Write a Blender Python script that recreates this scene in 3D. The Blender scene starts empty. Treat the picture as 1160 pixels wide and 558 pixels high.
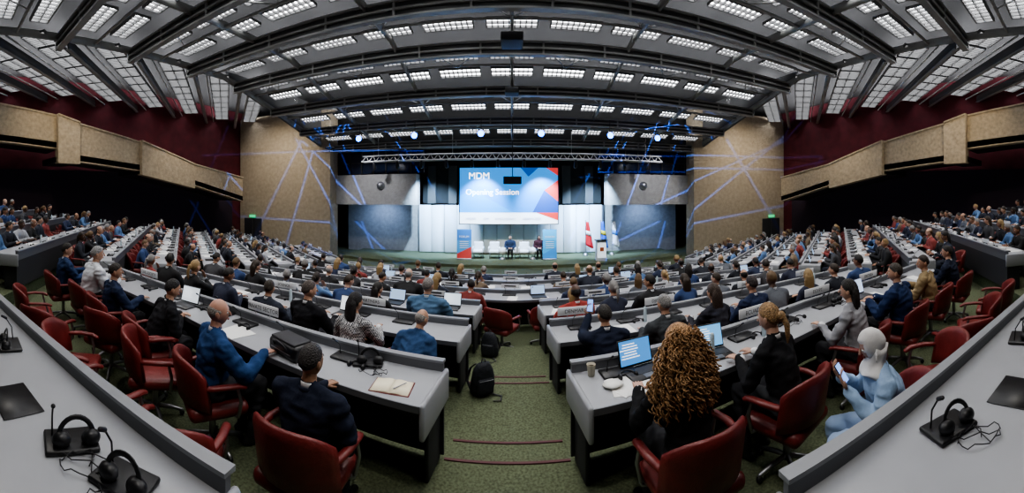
import bpy, math, random
import numpy as np
from mathutils import Vector, Matrix, noise
R=random.Random(11)
SC=bpy.context.scene
COL=SC.collection
try: SC.view_settings.look='AgX - Medium High Contrast'
except Exception as e: print('look',e)
# ------------------------------------------------------------ materials
def ramp_set(r,stops,const=False):
    if const: r.color_ramp.interpolation='CONSTANT'
    el=r.color_ramp.elements
    while len(el)<len(stops): el.new(0.5)
    for e,(p,c) in zip(el,stops):
        e.position=p; e.color=(c[0],c[1],c[2],1)
def mat(name,col,rough=.6,metal=0,nscale=0,namt=.15,bump=0,bscale=None,spec=.5,coat=0):
    m=bpy.data.materials.new(name); m.use_nodes=True
    nt=m.node_tree; b=nt.nodes['Principled BSDF']
    b.inputs['Roughness'].default_value=rough; b.inputs['Metallic'].default_value=metal
    b.inputs['Base Color'].default_value=(*col,1)
    b.inputs['Specular IOR Level'].default_value=spec
    if nscale or bump:
        tc=nt.nodes.new('ShaderNodeTexCoord')
        n=nt.nodes.new('ShaderNodeTexNoise'); n.inputs['Scale'].default_value=nscale or bscale; n.inputs['Detail'].default_value=4
        nt.links.new(tc.outputs['Object'],n.inputs['Vector'])
        if nscale:
            r=nt.nodes.new('ShaderNodeValToRGB')
            ramp_set(r,[(.3,[c*(1-namt) for c in col]),(.7,[min(1,c*(1+namt)) for c in col])])
            nt.links.new(n.outputs['Fac'],r.inputs['Fac']); nt.links.new(r.outputs['Color'],b.inputs['Base Color'])
        if bump:
            n2=nt.nodes.new('ShaderNodeTexNoise'); n2.inputs['Scale'].default_value=bscale or nscale; n2.inputs['Detail'].default_value=3
            nt.links.new(tc.outputs['Object'],n2.inputs['Vector'])
            bp=nt.nodes.new('ShaderNodeBump'); bp.inputs['Strength'].default_value=bump; bp.inputs['Distance'].default_value=.02
            nt.links.new(n2.outputs['Fac'],bp.inputs['Height']); nt.links.new(bp.outputs['Normal'],b.inputs['Normal'])
    return m
def emat(name,col,st):
    m=bpy.data.materials.new(name); m.use_nodes=True
    b=m.node_tree.nodes['Principled BSDF']
    b.inputs['Base Color'].default_value=(*[c*.5 for c in col],1)
    b.inputs['Emission Color'].default_value=(*col,1); b.inputs['Emission Strength'].default_value=st
    return m
def rndmat(name,cols,mul,rough=.8,bump=.3):
    m=mat(name,cols[0],rough,bump=bump,bscale=14); nt=m.node_tree
    oi=nt.nodes.new('ShaderNodeObjectInfo'); mu=nt.nodes.new('ShaderNodeMath'); mu.operation='MULTIPLY'; mu.inputs[1].default_value=mul
    fr=nt.nodes.new('ShaderNodeMath'); fr.operation='FRACT'
    r=nt.nodes.new('ShaderNodeValToRGB'); ramp_set(r,[(i/len(cols),c) for i,c in enumerate(cols)],True)
    nt.links.new(oi.outputs['Random'],mu.inputs[0]); nt.links.new(mu.outputs[0],fr.inputs[0]); nt.links.new(fr.outputs[0],r.inputs['Fac'])
    nt.links.new(r.outputs['Color'],nt.nodes['Principled BSDF'].inputs['Base Color'])
    return m
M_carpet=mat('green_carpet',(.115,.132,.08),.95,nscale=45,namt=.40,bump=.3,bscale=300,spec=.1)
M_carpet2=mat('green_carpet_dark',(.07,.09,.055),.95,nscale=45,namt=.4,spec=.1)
M_nose=mat('maroon_step_nosing',(.10,.03,.035),.7)
M_desk=mat('desk_laminate_grey',(.35,.36,.385),.35,nscale=3,namt=.05)
M_ledge=mat('desk_edge_grey',(.13,.135,.15),.4)
M_rim=mat('desk_rim_grey',(.27,.28,.30),.4)
M_dark=mat('dark_panel',(.03,.03,.035),.6)
M_black=mat('black_plastic',(.012,.012,.014),.4)
M_leather=mat('maroon_leather',(.16,.022,.020),.38,nscale=6,namt=.2,bump=.15,bscale=40)
M_metal=mat('brushed_metal',(.35,.35,.37),.35,metal=.9)
M_steel=mat('truss_grey_paint',(.30,.30,.29),.5,metal=.1,nscale=2,namt=.15)
M_steeld=mat('truss_dark_paint',(.07,.07,.072),.6)
M_roof=mat('dark_roof_deck',(.022,.022,.023),.9)
M_slat=mat('louver_slat',(.12,.12,.12),.5)
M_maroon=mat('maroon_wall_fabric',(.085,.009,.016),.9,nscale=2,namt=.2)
M_under=mat('shade_dark_wall',(.026,.014,.026),.9)  # dark tone holds the shade under the balconies; front and back walls share it
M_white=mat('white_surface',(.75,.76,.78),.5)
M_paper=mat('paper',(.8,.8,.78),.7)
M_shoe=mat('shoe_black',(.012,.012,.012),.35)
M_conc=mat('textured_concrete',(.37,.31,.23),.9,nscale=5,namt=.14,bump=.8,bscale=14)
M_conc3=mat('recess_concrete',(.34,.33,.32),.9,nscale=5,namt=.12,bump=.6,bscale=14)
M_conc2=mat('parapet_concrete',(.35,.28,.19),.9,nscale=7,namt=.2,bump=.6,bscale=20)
M_light=emat('louver_tube_glow',(.96,.97,1),10)
# ------------------------------------------------------------ mesh builder
class MB:
    def __init__(s): s.v=[];s.f=[];s.m=[];s.s=[]
    def add(s,vs,fs,m=0,sm=False,M=None):
        o=len(s.v)
        if M is not None: vs=[tuple(M@Vector(v)) for v in vs]
        s.v+= [tuple(v) for v in vs]
        for f in fs: s.f.append(tuple(i+o for i in f)); s.m.append(m); s.s.append(sm)
    def box(s,c,d,m=0,M=None,rz=0):
        x,y,z=d[0]/2,d[1]/2,d[2]/2
        vs=[(a*x,b*y,e*z) for a in(-1,1) for b in(-1,1) for e in(-1,1)]
        T=Matrix.Translation(c)@Matrix.Rotation(rz,4,'Z')
        if M is not None: T=M@T
        s.add(vs,[(0,1,3,2),(4,6,7,5),(0,4,5,1),(2,3,7,6),(0,2,6,4),(1,5,7,3)],m,False,T)
    def rbox(s,c,d,m=0,r=.02,M=None,rot=None,seg=2):
        x,y,z=d[0]/2,d[1]/2,d[2]/2
        r=min(r,x*.95,y*.95,z*.95)
        def ring(inset,zz):
            out=[]
            for q,(sx,sy) in enumerate(((1,1),(-1,1),(-1,-1),(1,-1))):
                for k in range(seg+1):
                    a=math.pi/2*(q+k/seg)
                    out.append((sx*(x-r)+math.cos(a)*(r-inset),sy*(y-r)+math.sin(a)*(r-inset),zz))
            return out
        rings=[]
        for k in range(seg+1):
            a=math.pi/2*k/seg
            rings.append(ring(r*(1-math.sin(a))*.999,-z+r*(1-math.cos(a))))
        for k in range(seg+1):
            a=math.pi/2*(1-k/seg)
            rings.append(ring(r*(1-math.sin(a))*.999,z-r*(1-math.cos(a))))
        T=Matrix.Translation(c)
        if rot is not None: T=T@rot
        if M is not None: T=M@T
        s.loft(rings,m,True,T)
    def loft(s,rings,m=0,sm=True,M=None,cap=True):
        n=len(rings[0]); vs=[p for r in rings for p in r]; fs=[]
        for i in range(len(rings)-1):
            for j in range(n):
                k=(j+1)%n
                fs.append((i*n+j,i*n+k,(i+1)*n+k,(i+1)*n+j))
        if cap:
            fs.append(tuple(reversed(range(n)))); fs.append(tuple(range((len(rings)-1)*n,len(rings)*n)))
        s.add(vs,fs,m,sm,M)
    def tube(s,pts,rad,m=0,seg=10,side=None,M=None,cap=True):
        pts=[Vector(p) for p in pts]; n=len(pts)
        rad=[(r,r) if not isinstance(r,tuple) else r for r in rad]
        T=[]
        for i in range(n):
            t=(pts[min(i+1,n-1)]-pts[max(i-1,0)])
            T.append(t.normalized() if t.length>1e-9 else Vector((0,0,1)))
        seq=[]
        if cap:
            seq+=[(pts[0]-T[0]*min(rad[0])*.9,.25,rad[0],T[0]),(pts[0]-T[0]*min(rad[0])*.6,.72,rad[0],T[0])]
        for i in range(n): seq.append((pts[i],1,rad[i],T[i]))
        if cap:
            seq+=[(pts[-1]+T[-1]*min(rad[-1])*.6,.72,rad[-1],T[-1]),(pts[-1]+T[-1]*min(rad[-1])*.9,.25,rad[-1],T[-1])]
        rings=[]
        pu=Vector(side) if side else None
        for p,k,r,t in seq:
            if pu is None:
                pu=Vector((1,0,0)) if abs(t.x)<.9 else Vector((0,1,0))
            u=pu-t*pu.dot(t)
            if u.length<1e-5: u=Vector((0,1,0))-t*t.y
            u.normalize(); w=t.cross(u)
            if not side: pu=u
            rings.append([tuple(p+u*(r[0]*k*math.cos(a))+w*(r[1]*k*math.sin(a))) for a in (2*math.pi*j/seg for j in range(seg))])
        s.loft(rings,m,True,M)
    def ball(s,c,r,m=0,seg=12,rings=8,fn=None,M=None):
        if not isinstance(r,tuple): r=(r,r,r)
        rg=[]
        for i in range(rings+1):
            ph=math.pi*(i/rings); ph=min(max(ph,.06),math.pi-.06)
            ring=[]
            for j in range(seg):
                a=2*math.pi*j/seg
                d=(math.sin(ph)*math.cos(a),math.sin(ph)*math.sin(a),-math.cos(ph))
                p=(d[0]*r[0],d[1]*r[1],d[2]*r[2])
                if fn: p=fn(d)
                ring.append((p[0]+c[0],p[1]+c[1],p[2]+c[2]))
            rg.append(ring)
        s.loft(rg,m,True,M)
    def poly(s,pts,m=0,M=None): s.add(pts,[tuple(range(len(pts)))],m,False,M)
    def prism(s,pts,vec,m=0):
        n=len(pts); v=Vector(vec); vs=[tuple(p) for p in pts]+[tuple(Vector(p)+v) for p in pts]
        s.add(vs,[tuple(range(n)),tuple(reversed(range(n,2*n)))]+[(i,(i+1)%n,(i+1)%n+n,i+n) for i in range(n)],m)
    def mesh(s,name,mats=()):
        me=bpy.data.meshes.new(name); me.from_pydata(s.v,[],s.f)
        for x in mats: me.materials.append(x)
        me.polygons.foreach_set('material_index',s.m); me.polygons.foreach_set('use_smooth',s.s)
        me.update(); return me
    def obj(s,name,mats,loc=(0,0,0),rz=0,par=None):
        ob=bpy.data.objects.new(name,s.mesh(name,mats)); COL.objects.link(ob)
        ob.location=loc; ob.rotation_euler=(0,0,rz)
        if par: ob.parent=par
        return ob
def inst(name,me,loc,rz=0,sc=1):
    ob=bpy.data.objects.new(name,me); COL.objects.link(ob); ob.location=loc; ob.rotation_euler=(0,0,rz); ob.scale=(sc,sc,sc); return ob
def text_geo(body,size,align='CENTER'):
    c=bpy.data.curves.new('t','FONT'); c.body=body; c.size=size; c.align_x=align; c.resolution_u=3
    ob=bpy.data.objects.new('t',c); COL.objects.link(ob)
    dg=bpy.context.evaluated_depsgraph_get(); me=bpy.data.meshes.new_from_object(ob.evaluated_get(dg))
    vs=[tuple(v.co) for v in me.vertices]; fs=[tuple(p.vertices) for p in me.polygons]
    bpy.data.objects.remove(ob); bpy.data.meshes.remove(me); bpy.data.curves.remove(c)
    return vs,fs
RX90=Matrix.Rotation(math.pi/2,4,'X')
# ------------------------------------------------------------ people
def remesh(mb,vox,it=4):
    me=mb.mesh('tmp'); ob=bpy.data.objects.new('tmp',me); COL.objects.link(ob)
    m=ob.modifiers.new('r','REMESH'); m.mode='VOXEL'; m.voxel_size=vox
    m2=ob.modifiers.new('s','SMOOTH'); m2.iterations=it; m2.factor=.5
    dg=bpy.context.evaluated_depsgraph_get()
    me2=bpy.data.meshes.new_from_object(ob.evaluated_get(dg))
    vs=np.empty(len(me2.vertices)*3); me2.vertices.foreach_get('co',vs); vs=vs.reshape(-1,3)
    nr=np.empty(len(me2.vertices)*3); me2.vertices.foreach_get('normal',nr); nr=nr.reshape(-1,3)
    fs=[tuple(p.vertices) for p in me2.polygons]
    bpy.data.objects.remove(ob); bpy.data.meshes.remove(me); bpy.data.meshes.remove(me2)
    return vs,fs,nr
def hand(mb,w,d,n,m,flip=1,curl=.5):
    d=Vector(d).normalized(); n=Vector(n); n=(n-d*n.dot(d)).normalized(); s=d.cross(n)*flip; w=Vector(w)
    mb.tube([w-d*.02,w+d*.02,w+d*.055,w+d*.088],[(.024,.019),(.033,.016),(.040,.015),(.038,.012)],m,8,side=tuple(s))
    for k,(o,L) in enumerate(((-.030,.055),(-.010,.070),(.010,.075),(.030,.066))):
        b=w+d*.082+s*o
        c=curl
        p1=b+d*L*.42-n*L*.10*c; p2=p1+d*L*.33*(1-.3*c)-n*L*.30*c; p3=p2+d*L*.25*(1-.5*c)-n*L*.3*c
        mb.tube([b-d*.01,p1,p2,p3],[.0095,.009,.008,.0068],m,6)
    b=w+d*.02+s*.028
    mb.tube([b,b+s*.028+d*.022-n*.006,b+s*.036+d*.05-n*.012],[.012,.0105,.0085],m,6)
def headdef(d):
    x,y,z=d[0]*.077,d[1]*.098,d[2]*.118
    if z<0:
        t=-z/.118
        x*=1-.30*t*t-.08*t
        if y>0: y*=1-.12*t
        else: y*=1-.45*t
    if y>.05 and -.02<z<.03: y-=.004
    return (x,y,z)
HAIRTH={'short':lambda d:(d[2]-(.12+.50*d[1]-.10*d[0]*d[0])),
 'long':lambda d:(d[2]-(-.05+.65*d[1])),
 'bald':lambda d:min(d[2]-(-.1+.50*d[1]),.42-d[2]-.25*d[1]) if d[1]<.55 else -1,
 'bun':lambda d:(d[2]-(.0+.6*d[1])),
 'curly':lambda d:(d[2]-(-.25+.75*d[1])),
 'hijab':lambda d:.3 if not(d[1]>.62 and -.75<d[2]<.5 and abs(d[0])<.62) else -1}
ARMS={'desk':((.28,.14,.71),(.13,.40,.795),(-.35,1,0),(0,0,1)),
 'type':((.26,.12,.70),(.10,.40,.795),(-.05,1,-.05),(0,0,1)),
 'lap':((.28,.04,.67),(.10,.24,.64),(-.4,1,-.1),(.2,0,1)),
 'cross':((.28,.12,.71),(.04,.34,.795),(-1,.35,0),(0,0,1)),
 'chin':((.20,.26,.80),(.07,.22,.98),(-.2,-.2,1),(0,1,.2)),
 'phone':((.24,.14,.75),(.10,.34,.90),(-.25,.5,.8),(.1,1,-.4)),
 'phonehi':((.22,.20,.92),(.12,.36,1.10),(-.2,.3,1),(0,1,-.2))}
def make_person(name,mats,hair='short',lean=.12,armL='desk',armR='desk',hyaw=0,hpitch=0,hroll=0,vox=.02,fem=False,bulk=1.0,feet=0,side=0,phone=False,glasses=False,cap=None,seed=0):
    rr=random.Random(seed)
    def sp(z): 
        t=max(0,(z-.5)/.5)
        return Vector((side*t,-.04+lean*(t*.75+.25*t*t),z-.06*max(0,lean-.1)*t*3))
    b=MB(); segs=[]
    w=(.160 if fem else .198)*bulk
    ar=(.94 if fem else 1.16)*(1+(bulk-1)*.7)
    prof=[(.46,.170,.135),(.52,.190,.152),(.60,.172 if fem else .192,.145),(.70,.148 if fem else .184,.130),(.80,.158 if fem else .196,.134),(.89,w*1.03,.132),(.95,w*1.04,.112),(.99,w*.84,.090),(1.02,w*.42,.068)]
    rings=[]
    for z,rx,ry in prof:
        c=sp(z); bk=bulk if z<.9 else 1
        rings.append([tuple(c+Vector((math.cos(a)*rx*bk,math.sin(a)*ry*bk,0))) for a in (2*math.pi*j/20 for j in range(20))])
    b.loft(rings)
    segs.append((sp(.60),sp(.95),.13,.12,0)); segs.append((sp(.50)-Vector((0,0,.04)),sp(.56)-Vector((0,0,.05)),.13,.13,1))
    nk0=sp(.99); nk1=sp(1.03)+Vector((0,.012,.075))
    b.tube([nk0,nk1],[.060,.052],0,12); segs.append((sp(1.03)+Vector((0,.003,.01)),nk1,.05,.05,2))
    for sx in(-1,1):
        b.tube([sp(1.015)+Vector((sx*.03,-.01,0)),sp(.968)+Vector((sx*w*.90,-.005,0))],[.050,.058],0,10)
    arms=[]
    for sx,ak in((-1,armL),(1,armR)):
        el,wr,hd,hn=ARMS[ak]
        jx=rr.uniform(-.02,.02); jy=rr.uniform(-.03,.03)
        dl=lean*.6
        sh=sp(.945)+Vector((sx*(w+.012),0,0))
        E=Vector((sx*el[0]*(1+(bulk-1)*.6)+side*.5,el[1]+dl*.5+jy,el[2])); W=Vector((sx*(wr[0]+jx)+side*.5,wr[1]+jy,wr[2]))
        mid=sh.lerp(E,.5)+Vector((sx*.006,-.008,0))
        b.tube([sh,mid,E],[.070*ar,.066*ar,.056*ar],0,12)
        b.tube([E,E.lerp(W,.35),E.lerp(W,.7),W],[.056*ar,.053*ar,.046*ar,.040*ar],0,12)
        segs.append((sh,E,.06,.045,0)); segs.append((E,E.lerp(W,.96),.045,.03,0))
        arms.append((W,Vector((sx*hd[0],hd[1],hd[2])),Vector((sx*hn[0],hn[1],hn[2])),sx,ak))
    for sx in(-1,1):
        hip=Vector((sx*.085,-.02,.535)); kn=Vector((sx*(.10+.02*abs(feet)),.40,.53)); an=Vector((sx*.11,.40-.10+.08*feet,.10))
        b.tube([hip,hip.lerp(kn,.5),kn],[.095*bulk,.088,.068],0,12); b.tube([kn,kn.lerp(an,.35),an],[.066,.062,.048],0,12)
        segs.append((hip,kn,.085,.06,1)); segs.append((kn,an,.058,.04,1))
        hl=an+Vector((0,-.05,-.06)); to=an+Vector((sx*.02,.17,-.068))
        b.tube([hl,hl.lerp(to,.45)+Vector((0,0,.008)),to],[(.036,.036),(.042,.036),(.036,.024)],0,10,side=(1,0,0))
        segs.append((hl,to,.036,.03,4)); segs.append((an-Vector((0,0,.02)),hl,.03,.03,4))
    vs,fs,nr=remesh(b,vox)
    # cloth folds
    if vox<.022:
        for k in range(len(vs)):
            p=vs[k]
            if p[2]>.15 and p[2]<1.0:
                q=Vector((p[0]*7+seed,p[1]*7,p[2]*15)); vs[k]=p+nr[k]*(.009*(1-abs(noise.noise(q))*3.2)+.004*noise.noise(q*2.3))
    cen=np.array([vs[list(f)].mean(axis=0) for f in fs])
    best=np.full(len(fs),1e9); mi=np.zeros(len(fs),int)
    for p0,p1,r0,r1,mm in segs:
        p0=np.array(p0);p1=np.array(p1);d=p1-p0;t=np.clip(((cen-p0)@d)/max(1e-9,d@d),0,1)
        dist=np.linalg.norm(cen-(p0+t[:,None]*d),axis=1)-(r0+(r1-r0)*t)
        k=dist<best; best[k]=dist[k]; mi[k]=mm
    o=MB()
    o.v=[tuple(v) for v in vs]; o.f=fs; o.m=[int(x) for x in mi]; o.s=[True]*len(fs)
    for W,hd,hn,sx,ak in arms:
        hand(o,W,hd,hn,2,flip=(1 if sx<0 else -1)*(1),curl=.9 if 'phone' in ak else .5)
        o.tube([W-hd.normalized()*.028,W-hd.normalized()*.002],[.037,.035],5,10)
        if 'phone' in ak and phone and (sx<0 or armL!=armR):
            c=W+hd.normalized()*.12+hn.normalized()*-.022
            T=Matrix.Translation(c)@hd.to_track_quat('Y','Z').to_matrix().to_4x4()
            o.rbox((0,0,0),(.075,.15,.009),8,.008,M=T); o.box((0,0,.0065),(.066,.138,.003),9,M=T)
    cz=sp(1.02)+Vector((0,.004,0))
    rg=[]
    for dz,rx,ry in((-.012,.074,.070),(.022,.064,.060),(.030,.060,.056),(.020,.055,.052)):
        rg.append([(cz.x+math.cos(a)*rx,cz.y+math.sin(a)*ry,cz.z+dz-.012*math.sin(a)) for a in(2*math.pi*j/16 for j in range(16))])
    o.loft(rg,5)
    rg=[]
    for dz,rx,ry in((-.030,.098,.085),(.004,.080,.075),(.014,.075,.070),(-.005,.065,.06)):
        rg.append([(cz.x+math.cos(a)*rx,cz.y+math.sin(a)*ry-.003,cz.z+dz-.03*max(0,math.sin(a))) for a in(2*math.pi*j/16 for j in range(16))])
    o.loft(rg,0)
    hc=nk1+Vector((0,.018,.072))
    HM=Matrix.Translation(hc-Vector((0,0,.05)))@Matrix.Rotation(hyaw,4,'Z')@Matrix.Rotation(hpitch,4,'X')@Matrix.Rotation(hroll,4,'Y')@Matrix.Translation((0,0,.05))
    o.ball((0,0,0),1,2,20,16,fn=headdef,M=HM)
    o.tube([(0,.092,.018),(0,.104,-.006),(0,.112,-.024)],[(.007,.006),(.010,.009),(.014,.010)],2,8,side=(1,0,0),M=HM)
    o.ball((0,.088,-.056),(.025,.010,.0085),6,10,6,M=HM)
    for sx in(-1,1):
        o.ball((sx*.031,.081,.006),(.014,.010,.008),7,8,6,M=HM); o.ball((sx*.031,.0895,.006),(.0055,.004,.0055),8,8,6,M=HM)
        if hair!='hijab':
            o.tube([(sx*.018,.092,.026),(sx*.032,.091,.030),(sx*.046,.082,.025)],[.0035,.004,.003],3,5,M=HM)
            o.ball((sx*.079,-.006,-.006),(.009,.019,.030),2,8,8,M=HM)
        if glasses:
            o.tube([(sx*.031+.021*math.cos(a),.100,.006+.017*math.sin(a)) for a in(2*math.pi*j/10 for j in range(11))],[.002]*11,8,4,M=HM)
            o.tube([(sx*.052,.098,.010),(sx*.080,.0,.008)],[.002,.002],8,4,M=HM)
    th=HAIRTH[hair]
    vol={'short':.075,'bald':.045,'long':.12,'bun':.09,'curly':.3,'hijab':.13}[hair]
    def hf(d):
        k=th(d); k=max(0,min(1,(k+.03)/.22)); k=k*k*(3-2*k)
        p=Vector(headdef(d)); 
        s=.955+(.045+vol)*k+ (.03*noise.noise(Vector((d[0]*2,d[1]*5,d[2]*7))) if hair=='hijab' else .022*k*noise.noise(Vector(d)*5+Vector((seed,0,0))))
        if hair=='bald' and k<=0: s=.93
        return tuple(p*s)
    o.ball((0,0,0),1,3,28,22,fn=hf,M=HM)
    if hair=='long':
        rg=[]
        for z,y,rx,ry in((.06,-.055,.055,.04),(0,-.07,.082,.045),(-.07,-.075,.088,.045),(-.15,-.085,.085,.042),(-.22,-.095,.07,.032),(-.26,-.095,.04,.02)):
            rg.append([tuple(Vector((math.cos(a)*rx*(1+.06*math.sin(9*a)),y+math.sin(a)*ry*(1+.08*math.sin(7*a)),z))) for a in(2*math.pi*j/20 for j in range(20))])
        o.loft(rg,3,M=Matrix.Translation(hc)@Matrix.Rotation(hyaw,4,'Z'))
    if hair=='bun':
        o.ball((0,-.115,.01),(.042,.036,.045),3,12,10,M=HM)
        o.tube([(0,-.13,.0),(0,-.155,-.06),(0,-.15,-.15),(0,-.14,-.2)],[.024,.026,.02,.008],3,8,M=HM)
    if hair=='curly':
        rg=[]
        for z,y,rx,ry in((.08,-.02,.07,.07),(.02,-.04,.125,.095),(-.07,-.06,.16,.10),(-.17,-.08,.165,.09),(-.27,-.09,.13,.07),(-.32,-.09,.06,.04)):
            rg.append([tuple(Vector((math.cos(a)*rx,y+math.sin(a)*ry,z))) for a in(2*math.pi*j/20 for j in range(20))])
        o.loft(rg,3,M=Matrix.Translation(hc))
        for i in range(420):
            a=rr.uniform(math.pi*.93,math.pi*2.07) if rr.random()<.85 else rr.uniform(0,6.28); z0=rr.uniform(-.20,.135)
            k=math.sqrt(max(.05,1-(z0/.15)**2)) if z0>0 else 1
            rad=(.085+.095*min(1,max(0,(.10-z0)/.2)))*k+rr.uniform(-.01,.045)
            L=rr.uniform(.08,.22); ph=rr.uniform(0,6); hr=rr.uniform(.006,.019); fq=rr.uniform(12,20); pts=[]
            da=rr.uniform(-.25,.25)
            for q in range(17):
                t=q/16; r2=rad+.035*math.sin(t*2.6)
                pts.append((math.cos(a+da*t)*r2+hr*math.cos(ph+t*fq),-.05+math.sin(a+da*t)*r2*.75+hr*math.sin(ph+t*fq),z0-L*t+.01))
            o.tube(pts,[.0048]*16+[.002],3,4,M=Matrix.Translation(hc))
    if hair=='hijab':
        rg=[]
        for q,(z,y,rx,ry) in enumerate(((-.01,-.005,.088,.098),(-.05,-.005,.089,.095),(-.085,-.005,.086,.088),(-.115,-.0,.085,.082),(-.14,.0,.098,.088),(-.165,.0,.122,.10),(-.185,.0,.142,.112),(-.20,.0,.144,.114))):
            rg.append([(math.cos(a)*rx*(1+.05*math.sin(5*a+q*.7)),y+math.sin(a)*ry*(1+.04*math.sin(7*a-q))-(.02 if z>-.1 and math.sin(a)>.3 else 0),z+.012*math.sin(3*a+q)) for a in(2*math.pi*j/40 for j in range(40))])
        o.loft(rg,3,M=Matrix.Translation(hc))
    me=o.mesh(name,mats); return me
skinA=(.52,.30,.20); skinB=(.30,.15,.09); skinC=(.10,.05,.03)
M_lip=mat('lips',(.35,.12,.10),.5); M_eye=mat('eye_white',(.8,.8,.78),.3); M_scr=emat('phone_screen',(.25,.45,1),1.4)
def pm(jacket,trous=(.02,.02,.025),skin=skinA,hair=(.02,.015,.012),shirt=(.7,.7,.72),chk=False,cloth_hair=False):
    j=mat('jacket_cloth',jacket,.85,nscale=8,namt=.18,bump=.9,bscale=7,spec=.2)
    if chk:
        nt=j.node_tree; ck=nt.nodes.new('ShaderNodeTexChecker'); ck.inputs['Scale'].default_value=55
        ck.inputs['Color1'].default_value=(.55,.55,.55,1); ck.inputs['Color2'].default_value=(.08,.08,.09,1)
        tc=nt.nodes.new('ShaderNodeTexCoord'); nt.links.new(tc.outputs['Object'],ck.inputs['Vector'])
        nt.links.new(ck.outputs['Color'],nt.nodes['Principled BSDF'].inputs['Base Color'])
    hm=mat('headscarf_cloth',hair,.8,nscale=6,namt=.05,bump=.4,bscale=9) if cloth_hair else mat('hair',hair,.55,nscale=60,namt=.5,bump=.8,bscale=90)
    return [j,mat('trousers_cloth',trous,.85),mat('skin',skin,.5,nscale=20,namt=.06),hm,M_shoe,mat('shirt',shirt,.8),M_lip,M_eye,M_black,M_scr]
cj=rndmat('crowd_jacket',[(.012,.014,.022),(.02,.03,.07),(.05,.05,.055),(.010,.010,.011),(.03,.06,.16),(.38,.39,.42),(.016,.02,.035),(.20,.15,.10),(.012,.012,.014),(.12,.13,.15),(.02,.025,.05),(.013,.016,.025),(.22,.04,.035),(.10,.19,.36),(.015,.015,.017)],1,.85)
ch=rndmat('crowd_hair',[(.012,.009,.008),(.03,.018,.01),(.015,.012,.01),(.12,.07,.03),(.22,.21,.20),(.02,.012,.008),(.30,.2,.09)],17.3,.6)
cs=rndmat('crowd_skin',[(.52,.30,.20),(.42,.23,.14),(.10,.05,.03),(.55,.34,.24),(.25,.12,.07),(.5,.28,.18)],31.7,.5,.05)
ct=rndmat('crowd_trousers',[(.012,.012,.015),(.02,.025,.045),(.04,.04,.045)],7.7)
cw=mat('crowd_shirt',(.62,.64,.68),.8)
CM=[cj,ct,cs,ch,M_shoe,cw,M_lip,M_eye,M_black,M_scr]
crowd=[make_person('crowd_a',CM,'short',.14,'desk','desk',0,-.1,vox=.026,seed=1),
 make_person('crowd_b',CM,'short',.04,'lap','lap',.25,.05,vox=.026,bulk=1.06,seed=2),
 make_person('crowd_c',CM,'long',.12,'type','type',0,-.2,vox=.026,fem=True,seed=3),
 make_person('crowd_d',CM,'bald',.16,'cross','desk',-.2,-.1,vox=.026,bulk=1.08,seed=4),
 make_person('crowd_e',CM,'bun',.10,'desk','chin',.1,-.05,vox=.026,fem=True,seed=5),
 make_person('crowd_f',CM,'short',.18,'type','type',-.35,-.25,vox=.026,seed=6,phone=True),
 make_person('crowd_g',CM,'long',.05,'lap','cross',-.5,0,vox=.026,fem=True,seed=7),
 make_person('crowd_h',CM,'short',.10,'cross','cross',.6,0,vox=.026,seed=8)]
# ------------------------------------------------------------ chair
def make_chair():
    b=MB()
    rings=[]
    n=13
    for i in range(n):
        t=i/(n-1)*2-1; a=t*1.05
        x=.30*math.sin(a)/math.sin(1.05); y=-.27+.17*(1-math.cos(a))/(1-math.cos(1.05))*1.0
        top=.88-.12*abs(t)**3; bot=.50-.02*abs(t); th=.045*(1-.25*abs(t))
        nx,ny=math.sin(a)*.8,-math.cos(a); L=math.hypot(nx,ny); nx/=L;ny/=L
        ring=[]
        for s_,z in((-1,bot),(-1,bot+.10),(-1,(top+bot)/2),(-1,top-.06),(-.55,top-.012),(0,top),(.55,top-.012),(1,top-.06),(1,(top+bot)/2),(1,bot+.10),(1,bot),(0,bot-.02)):
            tilt=-.07*(z-.5)/.4
            ring.append((x+nx*th*.8*s_,y+ny*th*.8*s_+tilt,z))
        rings.append(ring)
    b.loft(rings,0)
    b.rbox((0,.0,.42),(.53,.52,.11),0,.05,seg=3)
    for sx in(-1,1):
        b.tube([(sx*.29,-.12,.66),(sx*.31,.0,.665),(sx*.305,.14,.655),(sx*.29,.20,.63)],[(.03,.022),(.034,.022),(.034,.022),(.03,.02)],0,8,side=(1,0,0))
        b.tube([(sx*.28,.15,.40),(sx*.305,.16,.52),(sx*.30,.13,.64)],[.016]*3,1,6)
        b.tube([(sx*.27,.15,.38),(sx*.0,.05,.36)],[.015]*2,1,6)
    b.tube([(0,0,.36),(0,0,.09)],[.03,.03],1,8)
    for k in range(5):
        a=k*2*math.pi/5+.3; p=(.27*math.cos(a),.27*math.sin(a),.055)
        b.tube([(0,0,.11),(p[0]*.6,p[1]*.6,.085),p],[.022,.02,.016],1,6); b.ball((p[0],p[1],.028),(.028,.028,.028),2,8,6)
    return b.mesh('conference_chair',[M_leather,M_metal,M_black])
CH=make_chair()
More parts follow.
